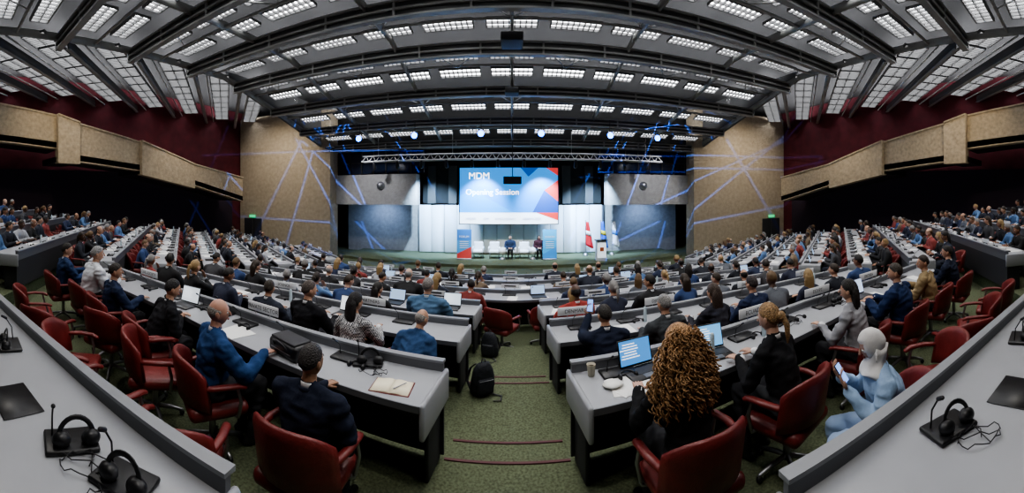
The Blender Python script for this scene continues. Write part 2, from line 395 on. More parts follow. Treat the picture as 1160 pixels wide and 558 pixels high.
# ------------------------------------------------------------ layout functions
FL={0:-1.95,1:-2.22,2:-2.45,3:-2.70,4:-2.93,5:-3.15,6:-3.35,7:-3.5,8:-3.6}
for i in range(1,9): FL[-i]=-1.95+.28*i
def Y0(i): return .6+1.75*i if i<=0 else 2.4+1.75*(i-1)
def Yn(i,x):
    a=abs(x)
    if i==0: return .62-.125*min(a,5.5)+.45*max(0,a-5.5)*(1 if a<7 else 1.5/max(.01,a-5.5))+.8*max(0,a-7)
    s=0 if i<0 else .12
    return Y0(i)+s*min(a,3.5)+.8*max(0,a-7)
def frame(i,x):
    e=.01; t=Vector((2*e,Yn(i,x+e)-Yn(i,x-e),0)).normalized(); n=Vector((-t.y,t.x,0))
    return Vector((x,Yn(i,x),FL[i])),t,n
fb=MB()
xs=[-17.5,-7,-5.5,-3.5,0,3.5,5.5,7,17.5]
for i in range(-7,9):
    for a,c in zip(xs[:-1],xs[1:]):
        o=.66
        ya=Yn(i-1,a)+o if i>-7 else -13; yc=Yn(i-1,c)+o if i>-7 else -13
        if i==8: yA=yC=24.5
        else: yA=Yn(i,a)+o; yC=Yn(i,c)+o
        z=FL[i]
        if i==8: ya=min(ya,24.4); yc=min(yc,24.4)
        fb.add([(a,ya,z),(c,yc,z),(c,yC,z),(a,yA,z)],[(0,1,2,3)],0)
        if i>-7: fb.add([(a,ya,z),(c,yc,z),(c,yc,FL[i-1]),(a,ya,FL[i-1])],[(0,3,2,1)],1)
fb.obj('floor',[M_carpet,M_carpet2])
sb=MB()
for i in range(1,4):
    yb=Yn(i-1,0)+.66; h=FL[i-1]-FL[i]
    sb.box((-.04,yb+.2,FL[i]+h/4),(1.06,.42,h/2),0)
    sb.box((-.04,yb+.40,FL[i]+h/2+.004),(1.04,.025,.012),1); sb.box((-.04,yb-.02,FL[i-1]+.004),(1.06,.025,.012),1)
sb.obj('aisle_steps',[M_carpet,M_nose])
# desks
def desk_run(b,i,x0,x1):
    xx=[x0]+[x for x in(-7,-3.5,0,3.5,7) if x0+.05<x<x1-.05]+[x1]
    fr=[frame(i,x) for x in xx]
    fr[0]=frame(i,x0+.02); fr[-1]=frame(i,x1-.02)
    def prof(pts,m):
        b.loft([[tuple(p+n*v+Vector((0,0,z))) for v,z in pts] for p,t,n in fr],m,False)
    nr=-.42 if (i==0 and abs(x0+x1)<14 ) else 0
    prof([(nr,.705),(.55,.705),(.55,.745),(nr,.745)],0)
    prof([(nr-.006,.70),(nr+.004,.70),(nr+.004,.748),(nr-.006,.748)],1)
    prof([(.55,.62),(.585,.62),(.585,.815),(.55,.815)],1)
    prof([(.545,.815),(.62,.805),(.62,.83),(.545,.835)],3)
    prof([(.56,.04),(.58,.04),(.58,.64),(.56,.64)],2)
    prof([(.05,.63),(.54,.60),(.54,.70),(.05,.70)],2)
    for k,(p,t,n) in((0,fr[0]),(-1,fr[-1])):
        sgn=-1 if k==0 else 1
        T=Matrix.Translation(p)@Matrix(((t.x,n.x,0,0),(t.y,n.y,0,0),(0,0,1,0),(0,0,0,1)))
        b.rbox((sgn*.012,.31,.625),(.045,.62,.26),0,.02,M=T)
        b.rbox((-sgn*.05,.42,.26),(.04,.30,.52),2,.015,M=T)
    L=x1-x0; n=int(L/2.2)
    for k in range(1,n+1):
        p,t,nn=frame(i,x0+L*k/(n+1))
        T=Matrix.Translation(p)@Matrix(((t.x,nn.x,0,0),(t.y,nn.y,0,0),(0,0,1,0),(0,0,0,1)))
        b.box((0,.34,.35),(.04,.40,.70),2,M=T)
def desk(i,x0,x1):
    b=MB(); desk_run(b,i,x0,x1); return b.obj('conference_desk',[M_desk,M_ledge,M_dark,M_rim])
runs=[]
for i in range(0,4):
    runs+=[(i,-6.7 if i else -5.4,-.62 if i else -.95),(i,.54 if i else .9,6.7 if i else 5.4)]
for i in range(4,7): runs.append((i,-6.7,6.7))
for i in range(-6,8):
    xe=15.2
    while Yn(i,xe)>17: xe-=.1
    runs+=[(i,-xe,-7.7),(i,7.7,xe)]
for r in runs: desk(*r)
stuff=MB(); plates=MB(); papers=MB()
def local(p,t,n): return Matrix.Translation(p)@Matrix(((t.x,n.x,0,0),(t.y,n.y,0,0),(0,0,1,0),(0,0,0,1)))
def console(b,T):
    b.rbox((0,.42,.757),(.30,.16,.022),0,.008,M=T,seg=1)
    b.tube([(-.09,.44,.765),(-.09,.42,.86),(-.09,.33,.93)],[.004]*3,0,5,M=T); b.tube([(-.09,.34,.925),(-.09,.31,.945)],[.009,.009],0,6,M=T)
def earphones(b,T,x=.12):
    b.tube([(x+.07*math.cos(a),.32+.055*math.sin(a),.76+.02*math.sin(a)) for a in(math.pi*k/7 for k in range(8))],[.007]*8,0,5,M=T)
    for sx in(-1,1): b.ball((x+sx*.07,.315,.765),(.018,.032,.026),0,8,6,M=T)
spots=[]
for (i,x0,x1) in runs:
    x=x0+.38; k=0
    wing=abs(x0)>7 and abs(x1)>7
    step=.69*(.78 if wing else 1)
    while x<x1-.3:
        spots.append((i,x,wing)); 
        p,t,n=frame(i,x); T=local(p,t,n)
        if i!=0 or wing:
            console(stuff,T)
            if R.random()<.6: earphones(stuff,T,R.uniform(-.02,.16))
            for q in range(R.choice((0,0,1,2))):
                T2=T@Matrix.Translation((R.uniform(-.22,.22),R.uniform(.16,.25),.747+.002*q))@Matrix.Rotation(R.uniform(-.4,.4),4,'Z')
                papers.box((0,0,0),(.21,.297,.002),0,M=T2)
            if R.random()<.13 and not (i in(1,2) and not wing):
                T2=T@Matrix.Translation((R.uniform(-.1,.1),.2,.75))
                stuff.box((0,0,.008),(.32,.22,.016),0,M=T2)
                TS=T2@Matrix.Translation((0,.115,.016))@Matrix.Rotation(-.3,4,'X'); stuff.box((0,0,.105),(.32,.008,.21),0,M=TS); stuff.box((0,-.005,.11),(.30,.004,.18),1,M=TS)
            if R.random()<.2: stuff.tube([tuple(T@Vector((.2,.3,.75))),tuple(T@Vector((.2,.3,.93)))],[.028,.022],2,8)
        if k%2==1 and not(i in(0,1,2) and not wing):
            plates.box((0,.585,.91),(.40,.012,.085),0,M=T)
            for sx in(-.1,.1): plates.box((sx,.585,.845),(.008,.008,.05),1,M=T)
            plates.box((0,.577,.91),(.26,.004,.026),1,M=T)
        x+=step; k+=1
stuff.obj('desk_conference_consoles',[M_black,emat('laptop_glow',(.5,.7,1),.7),mat('bottle_clear',(.5,.6,.65),.1)])
papers.obj('desk_papers',[M_paper]); plates.obj('desk_name_plates',[M_white,M_black])
def nameplate(i,x,txt):
    b=MB(); b.rbox((0,0,.085),(.50,.014,.105),0,.004,seg=1)
    for sx in(-.12,.12): b.tube([(sx,0,0),(sx,0,.04)],[.005]*2,1,6)
    vs,fs=text_geo(txt,.066); b.add(vs,fs,2,False,Matrix.Translation((0,-.0085,.062))@RX90)
    p,t,n=frame(i,x); q=p+n*.585+Vector((0,0,.832)); b.obj('name_plate_sign',[M_white,M_metal,M_black],q,math.atan2(t.y,t.x))
for a in((1,-2.75,'PRIVATE SECTOR'),(2,.92,'DENMARK'),(2,2.2,'DJIBOUTI'),(2,3.9,'DOMINICA'),(2,-2.1,'PARTNERS'),(1,2.65,'ECUADOR'),(1,3.75,'EGYPT'),(1,5.0,'ERITREA'),(1,-5.2,'CIVIL SOCIETY'),(2,-3.7,'SCIENCE'),(2,5.3,'ESTONIA')): nameplate(*a)
# ------------------------------------------------------------ crowd seating
SEATD=.42
def seat_at(i,x,me=None,back=0,yaw=0,chair=True,sc=1,name='seated_attendee',dx=0):
    p,t,n=frame(i,x); rz=math.atan2(t.y,t.x)+yaw
    q=p-n*(SEATD+back)
    if chair: inst('conference_chair',CH,q-n*.03,rz)
    if me: inst(name,me,(q.x,q.y,q.z),rz,sc)
for (i,x,wing) in spots:
    if i==0 and not wing: continue
    if i==1 and not wing: continue
    if i==2 and abs(x)<3.6: continue
    if i==3 and -1.7<x<0: continue
    p,t,n=frame(i,x)
    if wing and p.y<abs(p.x)*.10-1: continue
    oc=.95 if not wing else .84
    if i>=4 and abs(x)<.7: oc=0
    if R.random()<oc: seat_at(i,x,R.choice(crowd),back=R.uniform(-.03,.08),yaw=R.uniform(-.15,.15),sc=R.uniform(.95,1.06))
    else: seat_at(i,x,None,back=R.uniform(0,.25),yaw=R.uniform(-.5,.5))
V=.0145
near=[
 (1,-1.22,.06,.10,.95,'seated_man',dict(mats=pm((.014,.018,.035),hair=(.035,.03,.028),skin=(.33,.18,.11)),hair='short',lean=.03,armL='desk',armR='lap',hyaw=-.2,hpitch=0,bulk=1.06)),
 (1,-2.33,.0,-.35,1.0,'seated_man',dict(mats=pm((.02,.055,.15),hair=(.30,.28,.26),skin=(.55,.30,.22)),hair='bald',lean=.04,armL='lap',armR='desk',hyaw=-.35,hpitch=0,bulk=1.08)),
 (1,-3.55,.0,-.3,.97,'seated_man',dict(mats=pm((.014,.014,.017),hair=(.012,.01,.01)),hair='short',lean=.22,armL='desk',armR='cross',hyaw=-.25,hpitch=-.15)),
 (1,-4.60,.0,-.2,.98,'seated_man',dict(mats=pm((.015,.025,.06),hair=(.03,.025,.02)),hair='short',lean=.05,armL='lap',armR='desk',hyaw=-.4)),
 (1,-5.45,-.05,-.1,1.08,'seated_man',dict(mats=pm((.62,.64,.68),hair=(.3,.3,.3)),hair='short',lean=.10,hyaw=-.3,bulk=1.1)),
 (1,-6.3,.1,-.1,1.05,'seated_man',dict(mats=pm((.02,.04,.10)),hair='short',lean=.05,hyaw=-.4)),
 (1,1.05,.0,.0,1.03,'seated_woman',dict(mats=pm((.010,.010,.011),hair=(.42,.24,.11),skin=(.55,.33,.24)),hair='curly',lean=.10,armL='desk',armR='desk',fem=True,hyaw=.1)),
 (1,1.99,.0,.12,1.02,'seated_woman',dict(mats=pm((.012,.012,.014),hair=(.30,.18,.08),skin=(.55,.33,.24)),hair='bun',lean=.14,armL='type',armR='type',fem=True,hyaw=.15,hpitch=-.15)),
 (1,3.2,.0,.1,1.0,'seated_woman',dict(mats=pm((.30,.30,.32),hair=(.015,.012,.01)),hair='long',lean=.10,armL='desk',armR='lap',fem=True,hyaw=.25)),
 (1,4.2,.05,.15,1.03,'seated_man',dict(mats=pm((.015,.03,.085),hair=(.05,.04,.03)),hair='short',lean=.08,hyaw=.5,bulk=1.12)),
 (1,5.2,.0,.2,1.0,'seated_man',dict(mats=pm((.30,.22,.12),hair=(.03,.02,.015)),hair='short',lean=.1,hyaw=.7)),
 (1,6.2,.0,.1,1.02,'seated_man',dict(mats=pm((.015,.02,.04)),hair='short',lean=.1,hyaw=.4)),
 (2,-1.10,.0,-.25,.90,'seated_man',dict(mats=pm((.03,.07,.16),hair=(.3,.28,.26),trous=(.02,.025,.04)),hair='bald',lean=.30,armL='lap',armR='lap',hyaw=-.2,hpitch=-.3,glasses=True)),
 (2,-1.78,.0,.0,1.0,'seated_woman',dict(mats=pm((.3,.3,.3),chk=True,hair=(.012,.01,.01)),hair='long',lean=.06,armL='lap',armR='desk',fem=True,hyaw=-.3)),
 (2,-2.48,.0,-.15,1.04,'seated_man',dict(mats=pm((.012,.012,.015),hair=(.08,.06,.05)),hair='short',lean=.05,hyaw=-.4)),
 (2,-3.2,.05,.0,.96,'seated_man',dict(mats=pm((.03,.035,.05),hair=(.04,.03,.02)),hair='short',lean=.1,hyaw=.3)),
 (3,-1.28,.0,.0,1.08,'seated_man',dict(mats=pm((.09,.17,.28),hair=(.20,.18,.17)),hair='short',lean=.05,hyaw=-.3,bulk=1.12)),
 (2,.98,.0,.0,.96,'seated_man',dict(mats=pm((.015,.02,.04),hair=(.03,.025,.02)),hair='short',lean=.1,armL='phonehi',armR='desk',phone=True,hyaw=.2,hpitch=-.05)),
 (2,1.75,.0,.1,.98,'seated_man',dict(mats=pm((.05,.055,.06),hair=(.25,.24,.23)),hair='short',lean=.1,hyaw=.1)),
 (2,2.5,.0,.1,1.0,'seated_woman',dict(mats=pm((.03,.03,.04),hair=(.05,.03,.02)),hair='long',lean=.1,fem=True)),
 (2,3.2,.0,.1,1.0,'seated_man',dict(mats=pm((.02,.03,.07),hair=(.03,.02,.02)),hair='short',lean=.1)),
 (3,.95,.0,.1,1.02,'seated_man',dict(mats=pm((.35,.06,.05),hair=(.012,.01,.01),skin=skinC),hair='bald',lean=.05,hyaw=.1)),
]
for k,(i,x,back,yaw,sc,nm,kw) in enumerate(near):
    m=kw.pop('mats'); me=make_person(nm,m,vox=V if i==1 else .019,seed=40+k,**kw)
    seat_at(i,x,me,back,yaw,True,sc,nm)
m=pm((.30,.42,.60),hair=(.72,.70,.69),skin=(.55,.33,.24),shirt=(.5,.6,.75),trous=(.28,.38,.55),cloth_hair=True)
me=make_person('seated_woman',m,'hijab',lean=.10,armL='phone',armR='phone',hyaw=0,hpitch=-.35,vox=V,fem=True,phone=True,bulk=1.12,seed=90)
inst('seated_woman',me,(2.30,1.40,FL[1]),.80,.97); inst('conference_chair',CH,(2.32,1.37,FL[1]),.80)
for x,bk,yw in((-3.0,.22,-.5),(-4.1,.25,.3)): seat_at(1,x,None,back=bk,yaw=yw)
for x,y,r in((3.25,1.45,.8),(4.0,1.40,-.6),(4.8,1.5,.4),(5.7,1.5,.2),(-1.95,1.50,.5),(-2.75,1.35,.2),(-3.6,1.42,-.6),(-4.5,1.40,.5),(-5.4,1.5,-.2)):
    inst('conference_chair',CH,(x,y,FL[1]),r)
# ------------------------------------------------------------ near desk props
def on_desk(i,x,v): 
    p,t,n=frame(i,x); return p+n*v+Vector((0,0,.746)),math.atan2(t.y,t.x)
def headset_mesh():
    b=MB()
    b.rbox((0,.02,.012),(.26,.18,.024),0,.01); b.tube([(-.09,.06,.02),(-.09,.05,.12),(-.09,.0,.20)],[.005]*3,0,6); b.tube([(-.09,.005,.195),(-.09,-.03,.215)],[.011,.011],0,8)
    b.tube([(.02+.085*math.cos(a),-.02+.02*math.sin(a),.055+.085*math.sin(a)) for a in(math.pi*k/12 for k in range(13))],[(.012,.006)]*13,0,8)
    for sx in(-1,1):
        b.tube([(.02+sx*.085,-.02,.05),(.02+sx*.062,-.02,.05)],[.036,.038],0,12); b.tube([(.02+sx*.058,-.02,.05),(.02+sx*.052,-.02,.05)],[.034,.030],1,12)
    pts=[(.10,-.02,.02)]
    for k in range(40):
        t=k/39; pts.append((.06+.13*math.sin(t*15)*(1-t*.4)-.05*t,-.13-.08*math.cos(t*11)-.02*t,.008+.01*(k%3)))
    b.tube(pts,[.003]*len(pts),0,5)
    return b.mesh('headset_on_console',[M_black,M_dark])
HS=headset_mesh()
for x,v,r in((-1.30,.28,.3),(-1.62,.22,1.2),(-2.85,.30,-.2),(-4.2,.35,.3),(1.72,.28,-.3),(3.0,.30,.2),(4.3,.35,.2)):
    q,rz=on_desk(0,x,v); inst('headset_on_console',HS,q,rz+r)
mt=MB()
mt.rbox((0,0,.003),(.34,.24,.006),0,.003,seg=1); MT=mt.mesh('desk_mat',[M_black])
for x in(-2.1,-3.5,2.2,3.5):
    q,rz=on_desk(0,x,.10); inst('desk_mat',MT,q,rz)
for x,v,r in((-1.28,.42,.4),(-3.3,.42,.2),(1.55,.42,-.3),(2.9,.42,.2),(3.9,.4,.1)):
    q,rz=on_desk(1,x,v); inst('headset_on_console',HS,q,rz+r)
def laptop(i,x,v,rz=0,col=(.25,.5,.75),name='laptop'):
    b=MB(); b.rbox((0,0,.009),(.33,.23,.016),0,.006,seg=1); b.box((0,.02,.0175),(.28,.11,.002),1); b.box((0,-.075,.0175),(.09,.06,.002),3)
    T=Matrix.Translation((0,.118,.014))@Matrix.Rotation(-.28,4,'X')
    b.rbox((0,0,.115),(.33,.01,.225),0,.004,M=T,seg=1); b.box((0,-.0062,.118),(.305,.002,.195),2,M=T)
    for k in range(6): b.box((-.06+.01*(k%2),-.0078,.185-.022*k),(.12+.03*(k%3),.001,.008),4,M=T)
    q,r=on_desk(i,x,v); b.obj(name,[M_black,M_dark,emat('laptop_screen',col,1.2),M_ledge,emat('screen_text',(.9,.95,1),1.3)],q,r+rz)
laptop(1,1.82,.27,-.15,(.15,.42,.75)); laptop(1,1.12,.33,.1,(.06,.25,.6)); laptop(1,-3.85,.25,.1,(.6,.65,.7)); laptop(2,-2.35,.28,.0,(.75,.78,.8)); laptop(1,4.4,.25,0,(.5,.6,.8)); laptop(3,-1.1,.25,0,(.6,.7,.8))
b=MB()
for sx in(-1,1):
    rings=[]
    for k in range(7):
        t=k/6; x=sx*t*.15; z=.006+.012*math.sin(math.pi*min(1,t*1.3+.1))*(1-t*.5)
        rings.append([(x,-.10,.001),(x,.10,.001),(x,.10,z),(x,-.10,z)])
    b.loft(rings,0)
b.rbox((0,0,.001),(.32,.22,.004),1,.002,seg=1); b.tube([(.03,-.06,.024),(.10,.05,.022)],[.005,.004],2,8)
q,r=on_desk(1,-.93,.17); b.obj('open_notebook',[mat('cream_paper',(.85,.78,.6),.8),M_leather,M_metal],q,r+.15)
b=MB(); b.rbox((0,0,.07),(.42,.26,.14),0,.045,seg=4); b.rbox((0,-.01,.145),(.36,.20,.02),1,.01)
b.tube([(-.1,-.13,.09),(-.08,-.16,.14),(0,-.17,.16),(.08,-.16,.14),(.1,-.13,.09)],[.009]*5,1,6); b.box((0,-.131,.06),(.30,.004,.006),2)
q,r=on_desk(1,-1.97,.20); b.obj('laptop_bag',[M_black,M_dark,M_metal],q,r-.2)
b=MB(); rg=[]
for z,rd in((0,.026),(.002,.028),(.09,.037),(.095,.038),(.094,.034),(.02,.027)): rg.append([(math.cos(a)*rd,math.sin(a)*rd,z) for a in(2*math.pi*j/18 for j in range(18))])
b.loft(rg,0); b.ball((0,0,.075),(.033,.033,.003),1,14,4)
q,r=on_desk(1,.70,.46); b.obj('paper_coffee_cup',[mat('cup_card',(.45,.42,.33),.7),mat('coffee',(.05,.02,.01),.2)],q)
b=MB(); b.ball((0,0,.02),1,0,14,10,fn=lambda d:(d[0]*.08*(1+.5*noise.noise(Vector(d)*3)),d[1]*.07*(1+.5*noise.noise(Vector(d)*4)),d[2]*.022*(1+.8*noise.noise(Vector(d)*5))))
b.box((.1,-.08,.002),(.2,.14,.003),0,rz=.5)
q,r=on_desk(1,.80,.24); b.obj('tissue_packet',[M_paper],q)
M_bag=mat('bag_fabric',(.014,.016,.022),.8,bump=.8,bscale=18)
def backpack(loc,rz,s=1,name='backpack',lean=.0):
    b=MB(); rg=[]
    for k,(z,rx,ry) in enumerate(((0,.12,.07),(.02,.155,.10),(.12,.165,.115),(.24,.155,.10),(.34,.135,.085),(.41,.10,.06),(.44,.05,.03))):
        rg.append([(math.copysign(abs(math.cos(a))**.7,math.cos(a))*rx*(1+.05*math.sin(3*a+k)),math.copysign(abs(math.sin(a))**.7,math.sin(a))*ry*(1+.06*math.sin(5*a+2*k))-lean*z,z) for a in(2*math.pi*j/24 for j in range(24))])
    b.loft(rg,0); b.rbox((0,-.11-lean*.15,.15),(.23,.07,.20),0,.03); b.tube([(-.03,-lean*.43,.43),(-.02,-lean*.43,.48),(.02,-lean*.43,.48),(.03,-lean*.43,.43)],[.009]*4,1,6)
    for sx in(-1,1): b.tube([(sx*.06,.06,.38),(sx*.10,.14,.30),(sx*.15,.16,.13),(sx*.12,.08,.03)],[(.022,.006)]*4,1,6)
    b.tube([(-.10,-.145-lean*.2,.24),(.10,-.145-lean*.2,.24)],[.003]*2,2,5)
    b.tube([(.1,-.1,.02),(.2,-.2,.012),(.14,-.3,.012),(.05,-.26,.012)],[(.014,.004)]*4,1,6)
    ob=b.obj(name,[M_bag,M_dark,M_metal],loc,rz); ob.scale=(s,s,s)
backpack((-.38,4.55,FL[2]),.5,.92,lean=.15); backpack((-.38,6.2,FL[3]),-.3,.9)
# ------------------------------------------------------------ room shell
def wallobj(name,boxes,mats):
    b=MB()
    for c,d,m in boxes: b.box(c,d,m)
    return b.obj(name,mats)
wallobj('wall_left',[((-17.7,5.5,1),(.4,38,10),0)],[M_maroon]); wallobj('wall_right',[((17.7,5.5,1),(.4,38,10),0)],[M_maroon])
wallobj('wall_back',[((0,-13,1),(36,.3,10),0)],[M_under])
wallobj('wall_under_balcony_left',[((-17.35,2.5,-1.2),(.25,31,5.0),0)],[M_under]); wallobj('wall_under_balcony_right',[((17.35,2.5,-1.2),(.25,31,5.0),0)],[M_under])  # balcony shadow is put into this wall's purple-dark colour
wallobj('wall_front_pier_left',[((-13.85,19.5,.8),(7.1,1,9),0)],[M_conc]); wallobj('wall_front_pier_right',[((13.85,19.5,.8),(7.1,1,9),0)],[M_conc])
wallobj('wall_front',[((0,24.6,1),(36,.3,10),0)],[M_under])
wallobj('wall_recess_left',[((-8.3,22.6,-2.0),(4.9,.3,3.2),0),((-7.8,20.2,.38),(5.0,.8,1.75),0)],[M_conc3])
wallobj('wall_recess_right',[((8.3,22.6,-2.0),(4.9,.3,3.2),0),((7.8,20.2,.38),(5.0,.8,1.75),0)],[M_conc3])
def parapet(sx,name):
    b=MB(); X=sx*15.0
    segs=[(-6,2.6,5.2,3.81,3.6,2.27,0),(2.6,5.3,3.81,3.42,2.27,2.02,0),(5.1,6.1,3.46,3.18,1.42,1.40,-.25),(6.0,9.4,3.2,2.55,1.52,1.2,0),(9.3,12.6,2.60,1.66,1.02,.42,-.22),(12.5,16.6,1.72,1.10,.62,-.32,0)]
    for y0,y1,t0,t1,b0,b1,dx in segs:
        pts=[(X+sx*dx,y0,b0),(X+sx*dx,y1,b1),(X+sx*dx,y1,t1),(X+sx*dx,y0,t0)]
        b.prism(pts,(sx*.45,0,0),0)
        b.prism([(p[0]-sx*.04,p[1],p[2]) for p in (pts[3],pts[2],(pts[2][0],pts[2][1],pts[2][2]+.07),(pts[3][0],pts[3][1],pts[3][2]+.07))],(sx*.5,0,0),0)
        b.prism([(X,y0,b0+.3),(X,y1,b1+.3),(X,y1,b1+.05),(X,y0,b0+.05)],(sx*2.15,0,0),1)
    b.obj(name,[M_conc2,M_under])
parapet(-1,'balcony_parapet'); parapet(1,'balcony_parapet')
for sx in(-1,1):
    b=MB(); b.box((sx*16.2,18.96,-2.55),(1.5,.06,2.1),0); b.box((sx*16.2,18.92,-2.55),(.03,.03,2.0),1); b.box((sx*16.2,18.9,-1.35),(.5,.05,.18),2)
    b.obj('door_1' if sx<0 else 'door_2',[M_dark,M_metal,emat('exit_sign_green',(.05,.8,.3),.8)])
b=MB()
for sx in(-1,1):
    b.box((sx*7.7,20.5,2.0),(5.6,.1,1.3),0)
    for k in range(8): b.box((sx*7.7-2.7+k*.77,20.4,2.0),(.05,.08,1.3),1)
    b.box((sx*7.7,20.4,2.0),(5.6,.08,.05),1)
b.obj('window_1',[mat('booth_glass',(.015,.03,.08),.15),M_steeld])
# stage
ST=-3.46
b=MB(); pts=[]
for k in range(17):
    t=k/16*2-1; pts.append((t*9.6,18.3+.9*t*t,0))
pts+=[(9.6,22.4,0),(-9.6,22.4,0)]
b.prism([(p[0],p[1],ST) for p in pts][::-1],(0,0,-.14),0)
b.obj('stage',[M_carpet])
M_back=mat('backdrop_white',(.80,.84,.90),.6)
b=MB()
for k in range(14):
    x=-5.3+.8*k
    if x<5.5: b.rbox((x,22.0,-1.98),(.78,.12,2.88),0,.02,seg=1)
b.box((.02,22.1,-2.0),(11.2,.08,2.88),1)
b.obj('stage_backdrop_panels',[M_back,M_ledge])
b=MB(); b.box((0,22.3,1.36),(11.0,.2,3.6),0)
for x in(-4.9,-3.6,3.3,4.7): b.box((x,22.1,.7),(.5,.2,2.3),1)
b.obj('wall_stage_upper',[M_roof,M_steeld])
# projection screen
b=MB(); W,Hh=5.52,3.14; cx,cz,y=-.18,.02,20.5
def S(u,v): return (cx-W/2+u*W,y,cz-Hh/2+v*Hh)
b.box((cx,y+.06,cz),(W+.1,.1,Hh+.1),0)
def sp_(pts,m,d=.0): b.poly([(p[0],p[1]-.002-d,p[2]) for p in (S(u,v) for u,v in pts)],m)
sp_([(0,0),(1,0),(1,1),(0,1)],1)
sp_([(0,.20),(1,.20),(1,1),(0,1)],2,.004)
sp_([(0,.20),(.55,.20),(.12,.62),(0,.5)],3,.006)
sp_([(.86,.60),(1,.78),(1,.40)],4,.008); sp_([(.86,.60),(1,.40),(1,.20),(.74,.20)],5,.010); sp_([(.62,1),(.80,1),(.70,.84)],5,.008); sp_([(.88,1),(1,1),(1,.86)],6,.009); sp_([(.78,.20),(1,.06),(1,.20)],4,.012)
for tx,u,v,s in(('MDM',.09,.80,.52),('Opening Session',.06,.52,.45)):
    vs,fs=text_geo(tx,s,'LEFT'); b.add(vs,fs,8,False,Matrix.Translation((S(u,v)[0],y-.03,S(u,v)[2]))@RX90)
for tx,u in(('UNDRR',.06),('IOM',.24),('SWISS AGENCY',.36),('GENEVA 2025',.64)):
    vs,fs=text_geo(tx,.17,'LEFT'); b.add(vs,fs,7,False,Matrix.Translation((S(u,.07)[0],y-.03,S(u,.07)[2]))@RX90)
b.obj('projection_screen',[M_black,emat('scr_white',(.9,.95,1),1.6),emat('scr_blue',(.01,.25,.72),1.35),emat('scr_lightblue',(.01,.33,.82),1.35),emat('scr_red',(.75,.04,.03),1.2),emat('scr_darkblue',(.01,.07,.32),1.2),emat('scr_red2',(.6,.05,.05),1.1),emat('scr_ink',(.03,.12,.4),.6),emat('scr_text',(1,1,1),3)])
def armchair():
    b=MB(); b.rbox((0,0,.40),(.55,.55,.14),0,.05,seg=3); b.rbox((0,-.25,.65),(.55,.12,.5),0,.05,seg=3)
    for sx in(-1,1):
        b.rbox((sx*.29,0,.50),(.09,.55,.28),0,.035,seg=3)
        for sy in(-1,1): b.tube([(sx*.24,sy*.22,.33),(sx*.26,sy*.25,.02)],[.018,.014],1,8)
    return b.mesh('stage_armchair',[M_white,M_metal])
AC=armchair()
for x in(-1.88,-.98,-.1,.68,1.5): inst('stage_armchair',AC,(x,20.3,ST),math.pi)
for x,c,h in((-.1,(.02,.03,.06),'short'),(1.5,(.05,.015,.02),'long')):
    me=make_person('seated_panelist',pm(c),h,lean=0,armL='lap',armR='lap',vox=.025,seed=int(x*10)+200); inst('seated_panelist',me,(x,20.25,ST),math.pi)
for x in(-.52,1.12):
    b=MB(); b.tube([(0,0,0),(0,0,.02)],[.16,.16],0,14); b.tube([(0,0,.02),(0,0,.45)],[.02,.02],0,8); b.tube([(0,0,.45),(0,0,.475)],[.22,.22],1,18); b.obj('side_table',[M_metal,M_white],(x,20.0,ST))
b=MB(); rg=[[(-.28,-.2,0),(.28,-.2,0),(.28,.2,0),(-.28,.2,0)],[(-.25,-.18,1.02),(.25,-.18,1.02),(.25,.18,1.10),(-.25,.18,1.10)]]
b.loft(rg,0,False); b.box((0,-.03,1.10),(.66,.5,.04),2); b.box((0,-.215,.56),(.46,.02,.78),1); b.box((0,-.23,.62),(.22,.01,.22),3); b.tube([(.1,0,1.1),(.1,.05,1.3),(.1,.12,1.38)],[.008]*3,2,6)
b.obj('lectern',[M_white,emat('lectern_panel_glow',(.8,.9,1),1.0),M_black,mat('lectern_emblem',(.6,.15,.05),.6)],(4.75,19.2,ST))  # front panel is given emission in place of light falling on it
for x,c1,c2 in((4.25,(.65,.02,.03),(.8,.75,.75)),(5.15,(.02,.12,.55),(.6,.5,.05)),(5.85,(.8,.8,.84),(.10,.25,.5))):
    b=MB(); b.tube([(0,0,0),(0,0,.04)],[.16,.14],0,14); b.tube([(0,0,0),(0,0,2.0)],[.018,.018],0,8); b.ball((0,0,2.03),.035,0)
    rings=[]
    for k in range(12):
        t=k/11; z=1.96-1.45*t; wd=.16+.26*t
        rings.append([(.02+wd*(.5+.5*math.cos(a))*(1+.15*math.sin(5*a)),.07*math.sin(a)*(1+.5*math.sin(4*a+k*.2)),z-.1*math.cos(a)*t) for a in(2*math.pi*j/20 for j in range(20))])
    b.loft(rings,1); b.loft([[tuple(Vector(p)*1.0+Vector((0,-.012,0))) for p in rg] for rg in rings[4:7]],2)
    b.obj('flag_on_pole',[M_metal,mat('flag_cloth',c1,.8),mat('flag_cloth_detail',c2,.8)],(x,20.9,ST))
def banner(loc,w,h,cols,txt):
    b=MB(); b.rbox((0,0,.04),(w,.22,.08),0,.02); b.box((0,0,.06+h/2),(w,.015,h),1); b.tube([(0,.05,.05),(0,.03,h)],[.01,.01],0,6)
    b.box((0,-.012,.06+h*.80),(w*.98,.006,h*.34),2); b.poly([(-w/2,-.017,.08),(w/2,-.017,.08),(w/2,-.017,h*.45),(-w/2,-.017,h*.2)],3)
    vs,fs=text_geo(txt,w*.2); b.add(vs,fs,4,False,Matrix.Translation((0,-.02,h*.75))@RX90)
    for k in range(4): b.box((0,-.02,h*(.62-.07*k)),(w*.6,.004,.03),4)
    b.obj('rollup_banner',[M_metal]+[mat('banner_print',c,.6) for c in cols]+[M_white],loc)
banner((2.05,19.8,ST),.76,1.6,((.03,.40,.75),(.05,.50,.85),(.04,.28,.65)),'SESSION')
banner((-2.6,19.8,ST),.80,1.6,((.06,.32,.65),(.04,.20,.55),(.6,.06,.05)),'FORUM')
